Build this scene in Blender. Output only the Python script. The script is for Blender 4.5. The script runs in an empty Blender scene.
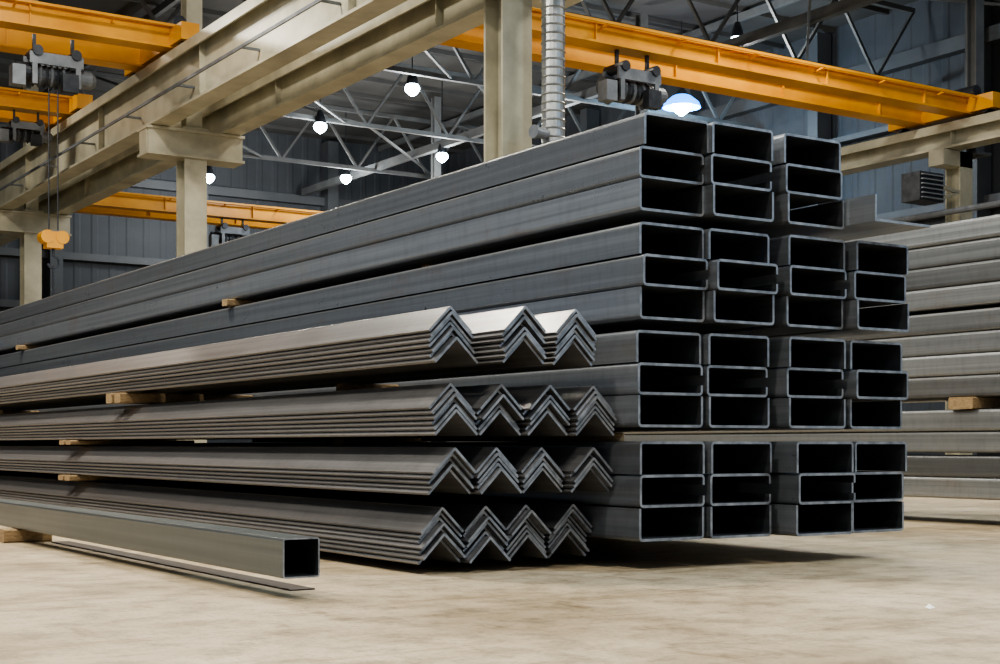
import bpy, math, random, bmesh
from mathutils import Vector, Matrix
random.seed(7)
S = bpy.context.scene

# ---------------------------------------------------------------- materials
def new_mat(name):
    m = bpy.data.materials.new(name); m.use_nodes = True
    nt = m.node_tree
    return m, nt, nt.nodes["Principled BSDF"]

def mapped_noise(nt, scale_vec, nscale, detail=6, rough=0.6):
    tc = nt.nodes.new("ShaderNodeTexCoord")
    mp = nt.nodes.new("ShaderNodeMapping"); mp.inputs["Scale"].default_value = scale_vec
    nz = nt.nodes.new("ShaderNodeTexNoise")
    nz.inputs["Scale"].default_value = nscale; nz.inputs["Detail"].default_value = detail
    nz.inputs["Roughness"].default_value = rough
    nt.links.new(tc.outputs["Object"], mp.inputs["Vector"])
    nt.links.new(mp.outputs["Vector"], nz.inputs["Vector"])
    return nz

def ramp(nt, src, stops):
    r = nt.nodes.new("ShaderNodeValToRGB")
    e = r.color_ramp.elements
    while len(e) < len(stops): e.new(0.5)
    for i, (p, c) in enumerate(stops):
        e[i].position = p; e[i].color = (c[0], c[1], c[2], 1)
    nt.links.new(src, r.inputs["Fac"])
    return r

def mix(nt, a, b, fac, mode="MIX"):
    n = nt.nodes.new("ShaderNodeMix"); n.data_type = 'RGBA'; n.blend_type = mode
    if isinstance(fac, float): n.inputs[0].default_value = fac
    else: nt.links.new(fac, n.inputs[0])
    for s, i in ((a, 6), (b, 7)):
        if isinstance(s, tuple): n.inputs[i].default_value = (s[0], s[1], s[2], 1)
        else: nt.links.new(s, n.inputs[i])
    return n.outputs[2]

def steel(name, dark, light, metallic=0.6, rough=(0.32, 0.55), rust=0.5, rustcol=(0.16, 0.075, 0.04), streak=(14, 0.12, 14), fleck=0.8):
    m, nt, b = new_mat(name)
    st = mapped_noise(nt, streak, 3)
    c = ramp(nt, st.outputs["Fac"], [(0.3, dark), (0.7, light)]).outputs["Color"]
    blot = mapped_noise(nt, (1.4, 0.8, 2.2), 2.4, 9, 0.7)
    rm = ramp(nt, blot.outputs["Fac"], [(0.54, (0, 0, 0)), (0.72, (rust,) * 3)]).outputs["Color"]
    c = mix(nt, c, rustcol, rm)
    fl = mapped_noise(nt, (9, 9, 2.5), 3.0, 8, 0.7)
    fm = ramp(nt, fl.outputs["Fac"], [(0.36, (0.74, 0.73, 0.73)), (0.52, (1, 1, 1))]).outputs["Color"]
    c = mix(nt, c, fm, fleck, "MULTIPLY")
    at = nt.nodes.new("ShaderNodeAttribute"); at.attribute_name = "tone"
    c = mix(nt, c, at.outputs["Color"], 1.0, "MULTIPLY")
    nt.links.new(c, b.inputs["Base Color"])
    b.inputs["Metallic"].default_value = metallic
    mr = nt.nodes.new("ShaderNodeMapRange")
    mr.inputs["To Min"].default_value = rough[0]; mr.inputs["To Max"].default_value = rough[1]
    nt.links.new(blot.outputs["Fac"], mr.inputs["Value"]); nt.links.new(mr.outputs["Result"], b.inputs["Roughness"])
    bp = nt.nodes.new("ShaderNodeBump"); bp.inputs["Strength"].default_value = 0.05; bp.inputs["Distance"].default_value = 0.01
    nt.links.new(st.outputs["Fac"], bp.inputs["Height"]); nt.links.new(bp.outputs["Normal"], b.inputs["Normal"])
    return m

def plain(name, c1, c2, scale=3.0, rough=0.6, metallic=0.0, vec=(1, 1, 1)):
    m, nt, b = new_mat(name)
    nz = mapped_noise(nt, vec, scale)
    c = ramp(nt, nz.outputs["Fac"], [(0.3, c1), (0.7, c2)]).outputs["Color"]
    nt.links.new(c, b.inputs["Base Color"])
    b.inputs["Roughness"].default_value = rough; b.inputs["Metallic"].default_value = metallic
    return m

M = {}
M['chan'] = steel("mill_steel_channel", (0.155, 0.170, 0.192), (0.26, 0.282, 0.312), 0.6, (0.20, 0.40), 0.45, (0.19, 0.14, 0.115), fleck=0.35)
M['end'] = plain("sawn_steel_edge", (0.13, 0.145, 0.17), (0.36, 0.385, 0.425), 22, 0.38, 0.55)
M['inner'] = plain("shaded_inside_steel", (0.020, 0.022, 0.026), (0.062, 0.067, 0.077), 5, 0.5, 0.3, (4, .5, 4))  # recess shade inside the sections, put into a darker steel colour
M['angle'] = steel("mill_steel_angle", (0.150, 0.149, 0.155), (0.265, 0.263, 0.272), 0.6, (0.22, 0.42), 0.25, (0.19, 0.15, 0.135), fleck=0.35)
M['tube'] = steel("dark_tube_steel", (0.095, 0.112, 0.12), (0.15, 0.172, 0.182), 0.6, (0.24, 0.38), 0.05, fleck=0.15)
M['bar'] = steel("shade_toned_bar_steel", (0.055, 0.046, 0.04), (0.09, 0.074, 0.065), 0.2, (0.5, 0.7), 0.2)  # bar colour darkened to read as shade under the tube
M['chan2'] = steel("weathered_channel_steel", (0.165, 0.172, 0.178), (0.30, 0.31, 0.315), 0.5, (0.3, 0.5), 0.35, (0.20, 0.15, 0.11), fleck=0.4)
M['wood'] = plain("timber", (0.20, 0.13, 0.065), (0.40, 0.285, 0.155), 6, 0.8, 0, (6, 6, 18))
M['cream'] = plain("cream_paint", (0.29, 0.275, 0.21), (0.53, 0.505, 0.395), 1.6, 0.30, 0)
M['orange'] = plain("crane_orange_paint", (0.56, 0.235, 0.012), (0.76, 0.375, 0.03), 1.5, 0.32, 0)
M['dark'] = plain("dark_machinery", (0.02, 0.023, 0.03), (0.06, 0.064, 0.075), 8, 0.4, 0.4)
M['grey'] = plain("grey_machine_paint", (0.10, 0.115, 0.135), (0.20, 0.215, 0.24), 5, 0.45, 0.2)
M['truss'] = plain("truss_paint", (0.085, 0.09, 0.095), (0.15, 0.155, 0.155), 2, 0.6, 0.0)
M['duct'] = plain("galvanised_duct", (0.24, 0.25, 0.255), (0.42, 0.43, 0.43), 6, 0.3, 0.7)
M['roof'] = plain("roof_deck", (0.06, 0.060, 0.060), (0.10, 0.098, 0.094), 0.6, 0.85)
M['paper'] = plain("paper", (0.8, 0.8, 0.76), (0.9, 0.9, 0.86), 6, 0.8)
M['wall'] = plain("sheet_wall", (0.048, 0.053, 0.062), (0.070, 0.077, 0.088), 1.2, 0.7, 0, (0.3, 0.3, 0.8))
M['wall2'] = plain("wall_band_paint", (0.066, 0.072, 0.08), (0.095, 0.10, 0.108), 1.2, 0.6, 0)

def floormat():
    m, nt, b = new_mat("concrete_floor")
    n1 = mapped_noise(nt, (1, 1, 1), 1.1, 9, 0.66)
    c = ramp(nt, n1.outputs["Fac"], [(0.34, (0.34, 0.262, 0.165)), (0.5, (0.47, 0.38, 0.256)), (0.66, (0.56, 0.466, 0.33))]).outputs["Color"]
    n2 = mapped_noise(nt, (1, 1, 1), 7, 12, 0.75)
    r2 = ramp(nt, n2.outputs["Fac"], [(0.36, (0.58, 0.56, 0.53)), (0.54, (1, 1, 1))]).outputs["Color"]
    c = mix(nt, c, r2, 1.0, "MULTIPLY")
    n3 = mapped_noise(nt, (1, 1, 1), 60, 5, 0.7)
    r3 = ramp(nt, n3.outputs["Fac"], [(0.32, (0.68, 0.67, 0.65)), (0.5, (1, 1, 1))]).outputs["Color"]
    c = mix(nt, c, r3, 1.0, "MULTIPLY")
    n4 = mapped_noise(nt, (0.35, 3.5, 1), 2.2, 8, 0.65)
    r4 = ramp(nt, n4.outputs["Fac"], [(0.56, (1, 1, 1)), (0.64, (0.76, 0.72, 0.66))]).outputs["Color"]
    c = mix(nt, c, r4, 1.0, "MULTIPLY")
    n5 = mapped_noise(nt, (2.2, 0.6, 1), 3.1, 10, 0.7)
    r5 = ramp(nt, n5.outputs["Fac"], [(0.58, (1, 1, 1)), (0.68, (0.68, 0.64, 0.58))]).outputs["Color"]
    c = mix(nt, c, r5, 1.0, "MULTIPLY")
    nt.links.new(c, b.inputs["Base Color"])
    rr = ramp(nt, n1.outputs["Fac"], [(0.3, (0.33,) * 3), (0.7, (0.6,) * 3)])
    nt.links.new(rr.outputs["Color"], b.inputs["Roughness"])
    bp = nt.nodes.new("ShaderNodeBump"); bp.inputs["Strength"].default_value = 0.3; bp.inputs["Distance"].default_value = 0.01
    nt.links.new(n2.outputs["Fac"], bp.inputs["Height"]); nt.links.new(bp.outputs["Normal"], b.inputs["Normal"])
    return m
M['floor'] = floormat()

def emit(name, col, st):
    m, nt, b = new_mat(name)
    b.inputs["Base Color"].default_value = (*col, 1)
    b.inputs["Emission Color"].default_value = (*col, 1)
    b.inputs["Emission Strength"].default_value = st
    return m
M['glow'] = emit("lamp_glass_white", (0.66, 0.90, 1.0), 40)
M['glowb'] = emit("lamp_glass_cool", (0.45, 0.80, 1.0), 40)
M['rimb'] = emit("blue_glow_skirt", (0.03, 0.28, 1.0), 4)  # emissive skirt imitating the blue glow around the cool lamp

# ---------------------------------------------------------------- mesh builder
class MB:
    def __init__(s): s.v = []; s.f = []; s.m = []; s.t = []; s.mats = []
    def mi(s, k):
        if k not in s.mats: s.mats.append(k)
        return s.mats.index(k)
    def face(s, ids, k, tone=1.0): s.f.append(ids); s.m.append(s.mi(k)); s.t.append(tone)
    def box(s, x0, x1, y0, y1, z0, z1, k, tone=1.0):
        n = len(s.v)
        s.v += [(x0, y0, z0), (x1, y0, z0), (x1, y1, z0), (x0, y1, z0), (x0, y0, z1), (x1, y0, z1), (x1, y1, z1), (x0, y1, z1)]
        for q in ((3, 2, 1, 0), (4, 5, 6, 7), (0, 1, 5, 4), (1, 2, 6, 5), (2, 3, 7, 6), (3, 0, 4, 7)):
            s.face([n + i for i in q], k, tone)
    def bar(s, p, q, w, h, k, tone=1.0):
        p, q = Vector(p), Vector(q); d = (q - p).normalized()
        up = Vector((0, 0, 1)) if abs(d.z) < 0.95 else Vector((0, 1, 0))
        r = d.cross(up).normalized() * w / 2; u = r.cross(d).normalized() * h / 2
        n = len(s.v)
        for c in (p, q):
            for a, b in ((-1, -1), (1, -1), (1, 1), (-1, 1)): s.v.append(tuple(c + r * a + u * b))
        for f in ((0, 1, 2, 3), (7, 6, 5, 4), (0, 4, 5, 1), (1, 5, 6, 2), (2, 6, 7, 3), (3, 7, 4, 0)):
            s.face([n + i for i in f], k, tone)
    def lathe(s, p, q, prof, k, seg=16, caps=True):
        p, q = Vector(p), Vector(q); d = q - p; dn = d.normalized()
        up = Vector((0, 0, 1)) if abs(dn.z) < 0.9 else Vector((1, 0, 0))
        r = dn.cross(up).normalized(); u = r.cross(dn)
        n = len(s.v)
        for t, rad in prof:
            for i in range(seg):
                a = 2 * math.pi * i / seg
                s.v.append(tuple(p + d * t + (r * math.cos(a) + u * math.sin(a)) * rad))
        for j in range(len(prof) - 1):
            for i in range(seg):
                a = n + j * seg + i; b = n + j * seg + (i + 1) % seg
                s.face([a, b, b + seg, a + seg], k)
        if caps:
            s.face([n + i for i in range(seg)][::-1], k)
            s.face([n + (len(prof) - 1) * seg + i for i in range(seg)], k)
    def cyl(s, p, q, r, k, seg=16): s.lathe(p, q, [(0, r), (1, r)], k, seg)
    def strip(s, outer, inner, y0, y1, k, kin, kend, tone=1.0, closed=False):
        N = len(outer); n = len(s.v)
        for y in (y0, y1):
            for (x, z) in outer: s.v.append((x, y, z))
            for (x, z) in inner: s.v.append((x, y, z))
        O0, I0, O1, I1 = n, n + N, n + 2 * N, n + 3 * N
        R = range(N) if closed else range(N - 1)
        for i in R:
            j = (i + 1) % N
            s.face([O0 + i, O0 + j, O1 + j, O1 + i], k, tone)
            s.face([I0 + j, I0 + i, I1 + i, I1 + j], kin, tone)
            s.face([O0 + j, O0 + i, I0 + i, I0 + j], kend)
            s.face([O1 + i, O1 + j, I1 + j, I1 + i], kend)
        if not closed:
            s.face([O0, O1, I1, I0], k, tone)
            s.face([O0 + N - 1, I0 + N - 1, I1 + N - 1, O1 + N - 1], k, tone)
    def make(s, name, parent=None):
        me = bpy.data.meshes.new(name); me.from_pydata(s.v, [], s.f)
        for k in s.mats: me.materials.append(M[k])
        me.polygons.foreach_set("material_index", s.m)
        a = me.color_attributes.new("tone", 'FLOAT_COLOR', 'CORNER')
        buf = []
        for p, t in zip(me.polygons, s.t):
            for _ in range(p.loop_total): buf += [t, t, t, 1]
        a.data.foreach_set("color", buf)
        me.update()
        bm = bmesh.new(); bm.from_mesh(me); bmesh.ops.recalc_face_normals(bm, faces=bm.faces); bm.to_mesh(me); bm.free()
        o = bpy.data.objects.new(name, me); S.collection.objects.link(o)
        if parent: o.parent = parent
        return o

def arc(cx, cz, r, a0, a1, n=4):
    return [(cx + r * math.cos(a0 + (a1 - a0) * i / n), cz + r * math.sin(a0 + (a1 - a0) * i / n)) for i in range(n + 1)]

def channel(mb, x, z, w, h, y0, y1, t=0.010, kind='box', mat='chan', tone=1.0, lip=0.040):
    """bent steel channel. kind: 'down' legs down, 'up' legs up, 'side' lipped C opening to +x, 'box' closed"""
    ro, ri = 0.017, 0.007
    P = math.pi
    def path(off, r):
        x0, x1, z0, z1 = x + off, x + w - off, z + off, z + h - off
        br = arc(x1 - r, z0 + r, r, 0, -P / 2); bl = arc(x0 + r, z0 + r, r, -P / 2, -P)
        tl = arc(x0 + r, z1 - r, r, P, P / 2); tr = arc(x1 - r, z1 - r, r, P / 2, 0)
        if kind == 'down': return [(x0, z)] + tl + tr + [(x1, z)]
        if kind == 'up': return [(x1, z + h)] + br + bl + [(x0, z + h)]
        if kind == 'side': return [(x1, z + lip)] + br + bl + tl + tr + [(x1, z + h - lip)]
        return br + bl + tl + tr
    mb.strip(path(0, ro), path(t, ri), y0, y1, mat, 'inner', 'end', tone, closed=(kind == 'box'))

def angle(mb, xc, ztop, a, t, y0, y1, tone=1.0):
    s = t / math.sqrt(2)
    outer = [(xc - a, ztop - a), (xc - 0.006, ztop - 0.006), (xc, ztop - 0.003), (xc + 0.006, ztop - 0.006), (xc + a, ztop - a)]
    inner = [(xc - a + s, ztop - a - s), (xc - 0.006, ztop - 2 * s - 0.006), (xc, ztop - 2 * s), (xc + 0.006, ztop - 2 * s - 0.006), (xc + a - s, ztop - a - s)]
    mb.strip(outer, inner, y0, y1, 'angle', 'angle', 'end', tone)

# ---------------------------------------------------------------- main channel stack
W, L = 0.322, 12.0
bottoms = [0.108, 0.525, 0.920, 1.318]
hs = [0.1225, 0.119, 0.119, 0.1185]
cols = [(3.255, 4.08), (3.583, 4.06), (3.948, 4.03), (4.285, 4.0)]
kinds = ['up', 'side', 'down']
for bi, zb in enumerate(bottoms):
    mb = MB(); H = hs[bi]
    for ci, (cx, cy) in enumerate(cols):
        if bi == 3 and ci == 3: continue
        dx = 0.012 if bi >= 2 and ci == 0 else 0
        if bi == 0: dyc = [0, 0.0, -0.05, 0.0][ci]
        elif bi == 3: dyc = [0, 0.0, 0.02, 0][ci]
        else: dyc = random.uniform(-0.012, 0.012)
        last = ci == (2 if bi == 3 else 3)
        for r in range(3):
            j = random.uniform(-0.018, 0.018)
            if bi == 0 and r > 0: j += 0.01
            if bi == 2 and ci == 1 and r < 2: j -= 0.03
            xj = random.uniform(-0.005, 0.005)
            channel(mb, cx + dx + xj, zb + r * H, W - (0.012 if ci < 3 else 0.02), H - 0.002, cy + dyc + j, cy + dyc + j + L,
                    kind='box' if (last and r == 1) else kinds[r], tone=random.uniform(0.75, 1.22))
    mb.make("steel_channel_bundle")

def timber(x0, x1, yc, z0, z1, wd=0.1, n=1):
    mb = MB()
    z0 += .001; z1 -= .001
    for i in range(n):
        y = yc + i * (wd + 0.03)
        c = 0.006
        o = [(y - wd/2 + c, z0), (y + wd/2 - c, z0), (y + wd/2, z0 + c), (y + wd/2, z1 - c), (y + wd/2 - c, z1), (y - wd/2 + c, z1), (y - wd/2, z1 - c), (y - wd/2, z0 + c)]
        k = len(mb.v)
        for x in (x0 + random.uniform(-.01, .01), x1):
            for (yy, zz) in o: mb.v.append((x, yy, zz))
        mb.face([k + q for q in range(8)], 'wood'); mb.face([k + 8 + q for q in range(8)][::-1], 'wood')
        for q in range(8): mb.face([k + q, k + (q + 1) % 8, k + 8 + (q + 1) % 8, k + 8 + q], 'wood')
    return mb.make("timber_spacer")
gaps = [(0, 0.108), (0.4755, 0.525), (0.882, 0.920), (1.277, 1.318)]
for gi, (a, b) in enumerate(gaps):
    for yc in (5.9, 7.93, 12.55, 15.4):
        x0 = 3.225 if (gi == 3 and yc > 7) else 3.42
        timber(x0, 4.58, yc, a, b, 0.08)

# ---------------------------------------------------------------- angle iron bundles
T = 0.013; PV = T * math.sqrt(2)
A = 0.090
abundles = [
    (0.033, 7, [(2.60, 4.37), (2.785, 4.37), (2.97, 4.37), (3.155, 4.36)]),
    (0.282, 5, [(2.60, 4.30), (2.785, 4.29), (2.97, 4.27), (3.155, 4.24)]),
    (0.490, 6, [(2.60, 4.30), (2.785, 4.28), (2.97, 4.26), (3.155, 4.22)]),
    (0.743, 7, [(2.60, 4.30), (2.815, 4.18), (3.035, 4.18)]),
]
for zb, n, cl in abundles:
    mb = MB()
    foot = zb + T / math.sqrt(2)
    for (xc, yc) in cl:
        for i in range(n):
            zt = foot + A + i * PV
            y = yc + random.uniform(-0.028, 0.028)
            angle(mb, xc + random.uniform(-0.0025, 0.0025), zt, A, T - 0.0038, y, y + 12, random.uniform(0.72, 1.25))
    mb.make("angle_iron_bundle")
agaps = [(0, 0.033), (0.248, 0.282), (0.461, 0.49), (0.687, 0.743)]
for gi, (a, b) in enumerate(agaps):
    for yc in [[5.9, 7.9, 12.0], [5.9, 8.5, 12.0], [5.9, 8.5, 12.0], [5.9, 7.6, 12.0]][gi]:
        n = 2 if (gi and 7 < yc < 9) else 1
        timber(2.47 if n == 2 else (2.66 if yc > 7 else 2.96), 3.24, yc, a, b, 0.10, n)

# ---------------------------------------------------------------- box tube, its block, flat bar
def rect_tube(mb, x, z, s, y0, y1, t, mat):
    P = math.pi
    def path(off, r):
        x0, x1, z0, z1 = x + off, x + s - off, z + off, z + s - off
        return arc(x1 - r, z0 + r, r, 0, -P/2) + arc(x0 + r, z0 + r, r, -P/2, -P) + arc(x0 + r, z1 - r, r, P, P/2) + arc(x1 - r, z1 - r, r, P/2, 0)
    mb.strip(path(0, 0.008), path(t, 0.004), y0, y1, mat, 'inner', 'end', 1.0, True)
mb = MB(); rect_tube(mb, 1.765, 0.064, 0.12, 3.89, 10.0, 0.005, 'tube'); mb.make("square_steel_tube")
timber(1.70, 1.93, 6.95, 0, 0.064, 0.12)
timber(1.70, 1.93, 9.5, 0, 0.064, 0.12)
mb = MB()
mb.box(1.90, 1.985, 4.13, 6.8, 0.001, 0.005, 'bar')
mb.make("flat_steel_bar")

# loose angle on top at the right
mb = MB()
for (a, b, c, d) in ((4.27, 4.59, 1.335, 1.345), (4.27, 4.28, 1.345, 1.44)):
    mb.box(a, b, 3.88, 9.5, c, d, 'chan', 1.6)
mb.make("loose_steel_angle")
for yc in (4.9, 8.0): timber(4.31, 4.55, yc, 1.277, 1.334, 0.09)

# ---------------------------------------------------------------- second stack on the right
mb = MB()
z = 0.15; h2 = 0.125
levels = []
for r in range(12):
    if r == 2: z += 0.015
    if r == 4: z += 0.07; gapz = z
    if r == 8: z += 0.02
    levels.append(z)
    for c in range(2):
        channel(mb, 6.7 + c * 0.33 + random.uniform(-.006, .006), z, 0.322, h2 - 0.002, 3.0 + random.uniform(-.02, .02), 11.2, kind='side', mat='chan2', tone=random.uniform(0.55, 1.2))
    z += h2
mb.make("steel_channel_stack")
for yc in (4.0, 7.2, 10.0): timber(6.74, 7.30, yc, 0, 0.15, 0.12)
for yc in (5.42, 8.0, 10.0): timber(6.66, 7.34, yc, gapz - 0.07, gapz, 0.17)
for yc in (4.0, 8.0):
    timber(6.76, 7.3, yc, levels[2] - 0.015, levels[2], 0.1); timber(6.76, 7.3, yc, levels[8] - 0.02, levels[8], 0.1)

# ---------------------------------------------------------------- hall shell
def shell(name, *bx):
    mb = MB(); mb.box(*bx); return mb.make(name)
shell("floor", -14, 24.2, -6, 40.2, -0.2, 0, 'floor')
def corr_wall(name, along, fixed, a0, a1, z0, z1):
    mb = MB(); n = int((a1 - a0) / 0.5)
    step = (a1 - a0) / n; pts = []
    for i in range(n):
        s = a0 + i * step
        pts += [(s, 0), (s + step * .55, 0), (s + step * .65, .015), (s + step * .9, .015)]
    pts.append((a1, 0))
    k = len(mb.v)
    for z in (z0, z1):
        for (s, d) in pts:
            mb.v.append((s, fixed - d, z) if along == 'x' else (fixed - d, s, z))
    N = len(pts)
    for i in range(N - 1): mb.face([k + i, k + i + 1, k + N + i + 1, k + N + i], 'wall')
    if along == 'x': mb.box(a0, a1, fixed + .01, fixed + .2, z0, z1, 'wall')
    else: mb.box(fixed + .01, fixed + .2, a0, a1, z0, z1, 'wall')
    return mb.make(name)
corr_wall("wall_back", 'x', 40.0, -14, 24.0, 0, 10)
corr_wall("wall_right", 'y', 24.0, 8, 40.0, 0, 10)
mb = MB(); mb.box(-14, 24.2, 14, 40.2, 9.9, 10.1, 'roof')
for y in [15 + i * 1.6 for i in range(16)]: mb.box(-14, 24, y, y + .08, 9.8, 9.9, 'roof')
mb.make("ceiling")
mb = MB()
for zz, w in ((8.5, .3), (7.2, .12), (6.6, .12), (5.2, .25), (3.6, .15), (2.2, .15)):
    mb.box(23.7, 23.94, 8, 39.9, zz, zz + w, 'wall2')
for y in [10 + 4.35 * i for i in range(7)]: mb.box(23.5, 23.94, y, y + .3, 0, 9.75, 'wall2')
mb.make("trim_1")
mb = MB()
for zz, w in ((7.8, .25), (5.6, .2), (4.2, .2), (2.6, .15)): mb.box(-13, 23.4, 39.7, 39.94, zz, zz + w, 'wall2')
for x in [-10 + 4.2 * i for i in range(8)]: mb.box(x, x + .35, 39.45, 39.94, 0, 9.75, 'wall2')
mb.make("trim_2")

def truss(y, x0, x1):
    mb = MB(); zb, zt = 8.0, 9.55
    mb.bar((x0, y, zb), (x1, y, zb), .10, .10, 'truss'); mb.bar((x0, y, zt), (x1, y, zt), .10, .10, 'truss')
    n = max(2, int((x1 - x0) / 2.0)); st = (x1 - x0) / n
    for i in range(n):
        a = x0 + i * st; m = a + st / 2; b = a + st
        mb.bar((a, y, zt), (m, y, zb), .06, .06, 'truss'); mb.bar((m, y, zb), (b, y, zt), .06, .06, 'truss')
    mb.make("roof_truss")
ys = [15.6, 20.4, 25.2, 30.0, 34.8]
for y in ys:
    truss(y, 7.9, 23.6); truss(y, -6, 7.5)
mb = MB()
for x in (10.5, 15.8, 21.2):
    mb.bar((x, 14.5, 9.7), (x, 39.5, 9.7), .10, .16, 'truss')
    for i in range(len(ys) - 1):
        mb.bar((x, ys[i], 8.0), (x, ys[i + 1], 9.55), .05, .05, 'truss')
for i in range(len(ys) - 1):
    for x in (10.5, 15.8):
        mb.bar((x, ys[i], 8.0), (x + 4.7, ys[i + 1], 8.0), .05, .05, 'truss')
mb.bar((18.6, 14.5, 8.1), (18.6, 39.5, 8.1), .14, .2, 'truss')
mb.make("roof_bracing")

# ---------------------------------------------------------------- columns + runway beams
def hcol(mb, x, y, z0, z1, s=0.34, k='cream'):
    mb.box(x - s/2, x + s/2, y - s/2, y - s/2 + .03, z0, z1, k); mb.box(x - s/2, x + s/2, y + s/2 - .03, y + s/2, z0, z1, k)
    mb.box(x - .02, x + .02, y - s/2 + .03, y + s/2 - .03, z0, z1, k)
    mb.box(x - s/2 - .08, x + s/2 + .08, y - s/2 - .08, y + s/2 + .08, z0, z0 + .04, k)
for y in (11.7, 20.2, 29.0, 37.6):
    mb = MB(); hcol(mb, 7.7, y, 0, 5.06)
    zb = 4.66 if y > 12 else 4.88
    for sy in (-1, 1): mb.box(6.98, 8.42, y + sy * .17 - .015, y + sy * .17 + .015, zb + .04, 5.06, 'cream')
    mb.box(6.95, 8.45, y - .22, y + .22, 5.03, 5.07, 'cream'); mb.box(6.95, 8.45, y - .22, y + .22, zb, zb + .04, 'cream')
    hcol(mb, 7.7, y, 5.07, 9.7, .24, 'cream')
    for sx in (-1, 1): mb.box(7.7 + sx * .72 - .02, 7.7 + sx * .72 + .02, y - .15, y + .15, zb + .04, 5.03, 'cream')
    mb.make("hall_column")
def runway(x, z0, z1, y0, y1, fw=.30, rail=False):
    mb = MB()
    mb.box(x - fw/2, x + fw/2, y0, y1, z0, z0 + .035, 'cream'); mb.box(x - fw/2, x + fw/2, y0, y1, z1 - .035, z1, 'cream')
    mb.box(x - .015, x + .015, y0, y1, z0 + .035, z1 - .035, 'cream')
    mb.box(x - fw/2 - .02, x - fw/2 + .01, y0, y1, z1 - .14, z1, 'cream')
    y = y0 + .5
    while y < y1:
        mb.box(x - fw/2 + .05, x + fw/2 - .05, y, y + .015, z0 + .035, z1 - .035, 'cream'); y += 4.35
    mb.box(x - .03, x + .03, y0, y1, z1, z1 + .06, 'dark')
    if rail:
        y = y0 + .8
        while y < y1:
            mb.bar((x - .02, y, z0 + .25), (x - fw/2 - .12, y, z0 + .25), .03, .03, 'grey'); y += 2.2
        mb.bar((x - fw/2 - .12, y0, z0 + .25), (x - fw/2 - .12, y1, z0 + .25), .025, .04, 'grey')
    mb.make("crane_runway_beam")
runway(7.15, 5.08, 5.93, 9, 39, rail=True)
runway(8.25, 5.08, 5.60, 9, 39)
for y in (8.0, 15.4, 24.1, 32.8):
    mb = MB(); hcol(mb, 18.9, y, 0, 5.19, .3)
    mb.box(18.35, 19.05, y - .15, y + .15, 4.94, 5.19, 'cream')
    hcol(mb, 19.3, y, 5.19, 9.7, .2, 'truss')
    mb.make("hall_column")
runway(18.6, 5.20, 5.60, 6, 39, .36)

# ---------------------------------------------------------------- overhead cranes
def hoist(mb, x, y, z, s=1.0, hookz=None):
    for sy in (-.19, .19):
        mb.box(x - .42*s, x + .42*s, y + sy*s - .02*s, y + sy*s + .02*s, z + .12*s, z + .3*s, 'grey')
        for a in (-.38, .3): mb.box(x + a*s, x + (a+.08)*s, y + sy*s - .02*s, y + sy*s + .02*s, z - .2*s, z + .12*s, 'grey')
    mb.cyl((x - .38*s, y, z - .02*s), (x + .3*s, y, z - .02*s), .15*s, 'dark')
    for i in range(7): mb.lathe((x - .34*s + i*.09*s, y, z - .02*s), (x - .29*s + i*.09*s, y, z - .02*s), [(0, .15*s), (.5, .185*s), (1, .15*s)], 'grey' if i % 2 else 'dark')
    mb.lathe((x + .3*s, y, z), (x + .66*s, y, z), [(0, .12*s), (.1, .14*s), (.8, .14*s), (1, .09*s)], 'grey')
    mb.cyl((x - .60*s, y, z + .02*s), (x - .38*s, y, z + .02*s), .14*s, 'dark')
    mb.box(x - .7*s, x - .5*s, y - .28*s, y - .05*s, z - .26*s, z + .05*s, 'grey')
    mb.box(x + .05*s, x + .3*s, y - .36*s, y - .22*s, z - .3*s, z - .02*s, 'dark')
    for a in (-.3, .3):
        mb.cyl((x + a*s, y - .25*s, z + .32*s), (x + a*s, y + .25*s, z + .32*s), .08*s, 'dark')
        mb.bar((x + a*s, y, z + .3*s), (x + a*s, y, z + .62*s), .05*s, .05*s, 'dark')
    if hookz is not None:
        for a in (-.06, .06): mb.cyl((x + a, y, z - .1), (x + a, y, hookz + .15), .01, 'dark', 6)
        mb.box(x - .11, x + .11, y - .09, y + .09, hookz - .10, hookz + .12, 'orange')
        for a in (-.1, .1): mb.cyl((x + a, y - .10, hookz + .05), (x + a, y + .10, hookz + .05), .09, 'orange')
        pr = None
        for i in range(10):
            a = math.radians(90 - i * 28); p = (x + .08 * math.cos(a), y, hookz - .28 + .08 * math.sin(a))
            if pr: mb.bar(pr, p, .03, .03, 'dark')
            pr = p
        mb.cyl((x, y, hookz - .10), (x, y, hookz - .2), .02, 'dark')
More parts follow.
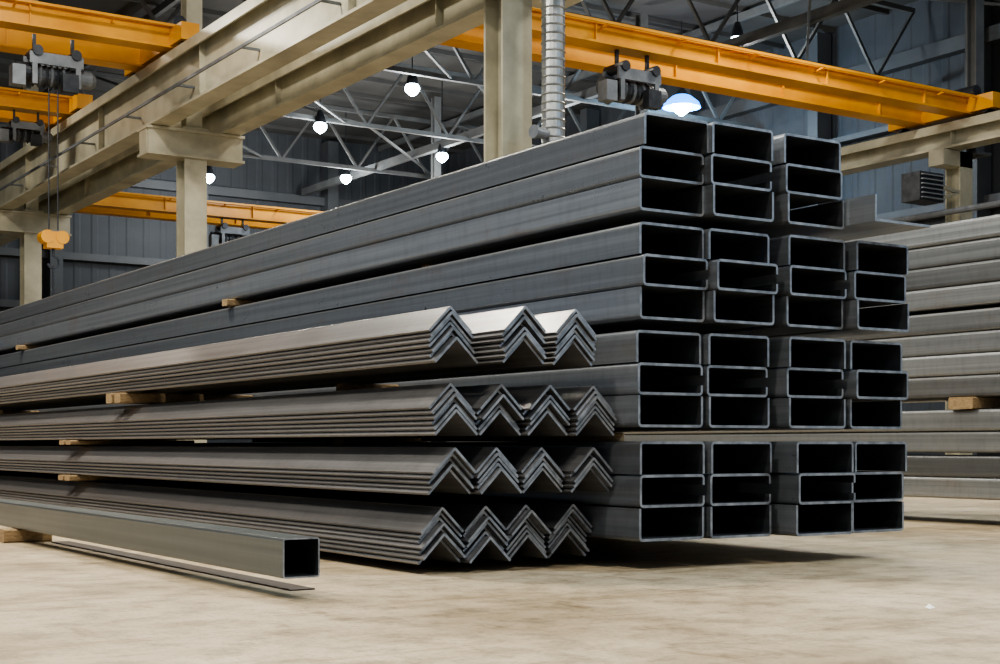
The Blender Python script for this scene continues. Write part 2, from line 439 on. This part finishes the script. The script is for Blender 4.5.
def crane(name, x0, x1, ygs, zb, zt, hx, hz, hook=None, hs=1.0, chain=None):
    mb = MB()
    for yg in ygs:
        mb.box(x0, x1, yg - .10, yg + .10, zb + .03, zt - .03, 'orange')
        mb.box(x0, x1, yg - .16, yg + .16, zb, zb + .03, 'orange'); mb.box(x0, x1, yg - .16, yg + .16, zt - .03, zt, 'orange')
        x = x0 + .8
        while x < x1:
            mb.box(x, x + .02, yg - .14, yg + .14, zb + .03, zt - .03, 'orange'); x += 2.1
    yf = min(ygs) - .3
    mb.bar((x0, yf, zt - .05), (x1, yf, zt - .05), .035, .035, 'orange')
    x = x0 + .4
    while x < x1: mb.bar((x, yf, zt - .05), (x, min(ygs), zt - .1), .025, .025, 'orange'); x += 1.3
    for xe in (x0, x1):
        a, b = min(ygs) - .6, max(ygs) + .6
        mb.box(xe - .13, xe + .13, a, b, zb + .02, zb + .26, 'orange')
        for yw in (a + .2, b - .2): mb.cyl((xe - .08, yw, zb + .1), (xe + .08, yw, zb + .1), .12, 'dark')
        mb.cyl((xe, a + .4, zb + .36), (xe, a + .8, zb + .36), .10, 'dark')
    hoist(mb, hx, ygs[0], hz, hs, hook)
    if chain:
        zc = hook - .33
        for i in range(chain):
            if i % 2: mb.box(hx - .016, hx + .016, ygs[0] - .006, ygs[0] + .006, zc - .05, zc, 'dark')
            else: mb.box(hx - .006, hx + .006, ygs[0] - .016, ygs[0] + .016, zc - .05, zc, 'dark')
            zc -= .045
    return mb.make(name)
crane("overhead_crane", 8.25, 18.6, (15.0, 15.9), 5.68, 5.96, 11.85, 5.16, None, .85)
crane("overhead_crane", -2, 7.15, (19.4, 20.6), 6.01, 6.33, 5.45, 5.42, 3.2, .85, 14)
crane("overhead_crane", -2, 7.15, (24.2, 25.1), 6.01, 6.31, 6.35, 5.6, None, .65)
crane("overhead_crane", 8.25, 18.6, (31.0, 32.0), 5.68, 6.02, 12.8, 5.2, None, .85)

# ---------------------------------------------------------------- spiral duct
mb = MB()
prof = []; z0, z1 = 3.0, 9.6; n = 80
for i in range(n):
    t = i / n; prof += [(t, .112), (t + .7 / n, .112), (t + .8 / n, .122), (t + .95 / n, .112)]
mb.lathe((7.90, 11.21, z0), (7.90, 11.21, z1), prof, 'duct', 20)
mb.lathe((7.90, 11.21, 3.0), (7.90, 11.21, 0.0), [(0, .112), (1, .112)], 'duct', 20)
mb.make("spiral_duct")
mb = MB()
e = Vector((7.78, 11.17, 3.42))
mb.lathe(e, e + Vector((-.16, -.03, 0)), [(0, .05), (.75, .05), (.8, .065), (1, .065)], 'grey', 14)
mb.make("exhaust_pipe")

# ---------------------------------------------------------------- lamps
def highbay(x, y, z, cool=False, power=180, s=1.0):
    mb = MB()
    mb.cyl((x, y, z + .36), (x, y, 9.75), .012, 'dark', 6)
    mb.lathe((x, y, z + .12*s), (x, y, z + .38), [(0, .20*s), (.4, .17*s), (1, .05)], 'dark', 14)
    if cool:
        mb.lathe((x, y, z - .05*s), (x, y, z + .26), [(0, .44*s), (.35, .40*s), (.8, .22*s), (1, .07)], 'rimb', 24, caps=False)
    pr = [(i / 10, max(.02, .235 * math.sin(math.pi * (0.06 + 0.88 * i / 10))) * s) for i in range(11)]
    mb.lathe((x, y, z - .235*s), (x, y, z + .225*s), pr, 'glowb' if cool else 'glow', 18)
    mb.make("high_bay_lamp")
    l = bpy.data.lights.new("lamp_light", 'POINT'); l.energy = power; l.shadow_soft_size = .25
    l.color = (.5, .77, 1) if cool else (.97, .97, .95)
    o = bpy.data.objects.new("lamp_light", l); o.location = (x, y, z - .55); S.collection.objects.link(o)
for (x, y, z) in ((14.5, 25.6, 7.78), (14.5, 29.9, 7.8), (14.6, 37.0, 7.75), (19.4, 21.2, 8.46), (18.6, 26.4, 7.8), (18.6, 31.3, 7.8), (17.9, 35.3, 7.8)):
    highbay(x, y, z, False, 260, .66)
highbay(20.42, 24.1, 7.9, True, 380, .95)

def area(x, y, z, size, power, col, target=None):
    l = bpy.data.lights.new("added_area_light", 'AREA'); l.shape = 'DISK'; l.size = size; l.energy = power; l.color = col
    o = bpy.data.objects.new("added_area_light", l); o.location = (x, y, z); S.collection.objects.link(o)
    if target:
        d = Vector(target) - Vector((x, y, z)); o.rotation_euler = d.to_track_quat('-Z', 'Y').to_euler()
warm = (1, .93, .79)
for (x, y, p) in ((-2.5, 2, 540), (0.5, 9, 700), (-3, 12, 560), (5.6, 6.5, 300), (4.5, 15, 380), (2, -3, 480), (12, 8, 420), (11, 19, 280), (3.5, 24, 300), (14, 14, 260)):  # area lights added out of view to light the stack and its ends
    area(x, y, 7.9, 0.8, p, warm)
area(8.5, 0.0, 6.0, .8, 330, (.60, .81, 1), (3.9, 4, 1))  # added cool fill, unseen, aimed at the channel ends

mb = MB()
mb.v = [(3.19, 2.70, .001), (3.22, 2.705, .002), (3.218, 2.725, .012), (3.195, 2.72, .004)]; mb.face([0, 1, 2, 3], 'paper'); mb.make("paper_scrap")

mb = MB()
x, y, z = 17.5, 14.95, 4.42
mb.box(x - .27, x + .27, y - .18, y + .18, z - .22, z + .22, 'dark')
for i in range(6): mb.bar((x - .25, y - .21, z - .18 + i*.07), (x + .25, y - .21, z - .18 + i*.07), .045, .018, 'grey')
mb.bar((x + .2, y, z + .1), (18.7, y + .3, z + .1), .05, .05, 'cream')
mb.bar((x + .2, y, z - .2), (18.7, y + .3, z + .1), .04, .04, 'cream')
mb.make("unit_heater")
mb = MB()
for (xx, zz, r) in ((18.55, 4.2, .05), (18.55, 3.9, .035), (18.5, 3.55, .06)):
    mb.cyl((xx, 8, zz), (xx, 39, zz), r, 'grey', 10)
mb.make("wall_pipe_run")

w = bpy.data.worlds.new("World"); S.world = w; w.use_nodes = True
bg = w.node_tree.nodes["Background"]; bg.inputs[0].default_value = (.72, .85, 1.0, 1); bg.inputs[1].default_value = .42
try:
    S.view_settings.look = 'AgX - Medium High Contrast'
except Exception as ex: print(ex)

cam = bpy.data.cameras.new("camera"); co = bpy.data.objects.new("camera", cam); S.collection.objects.link(co)
co.location = (0, 0, .46); co.rotation_euler = (math.radians(90), 0, -math.atan(930 / 1430))
cam.sensor_width = 36; cam.lens = 36 * 1.430; cam.shift_y = .113; cam.clip_end = 200
S.camera = co
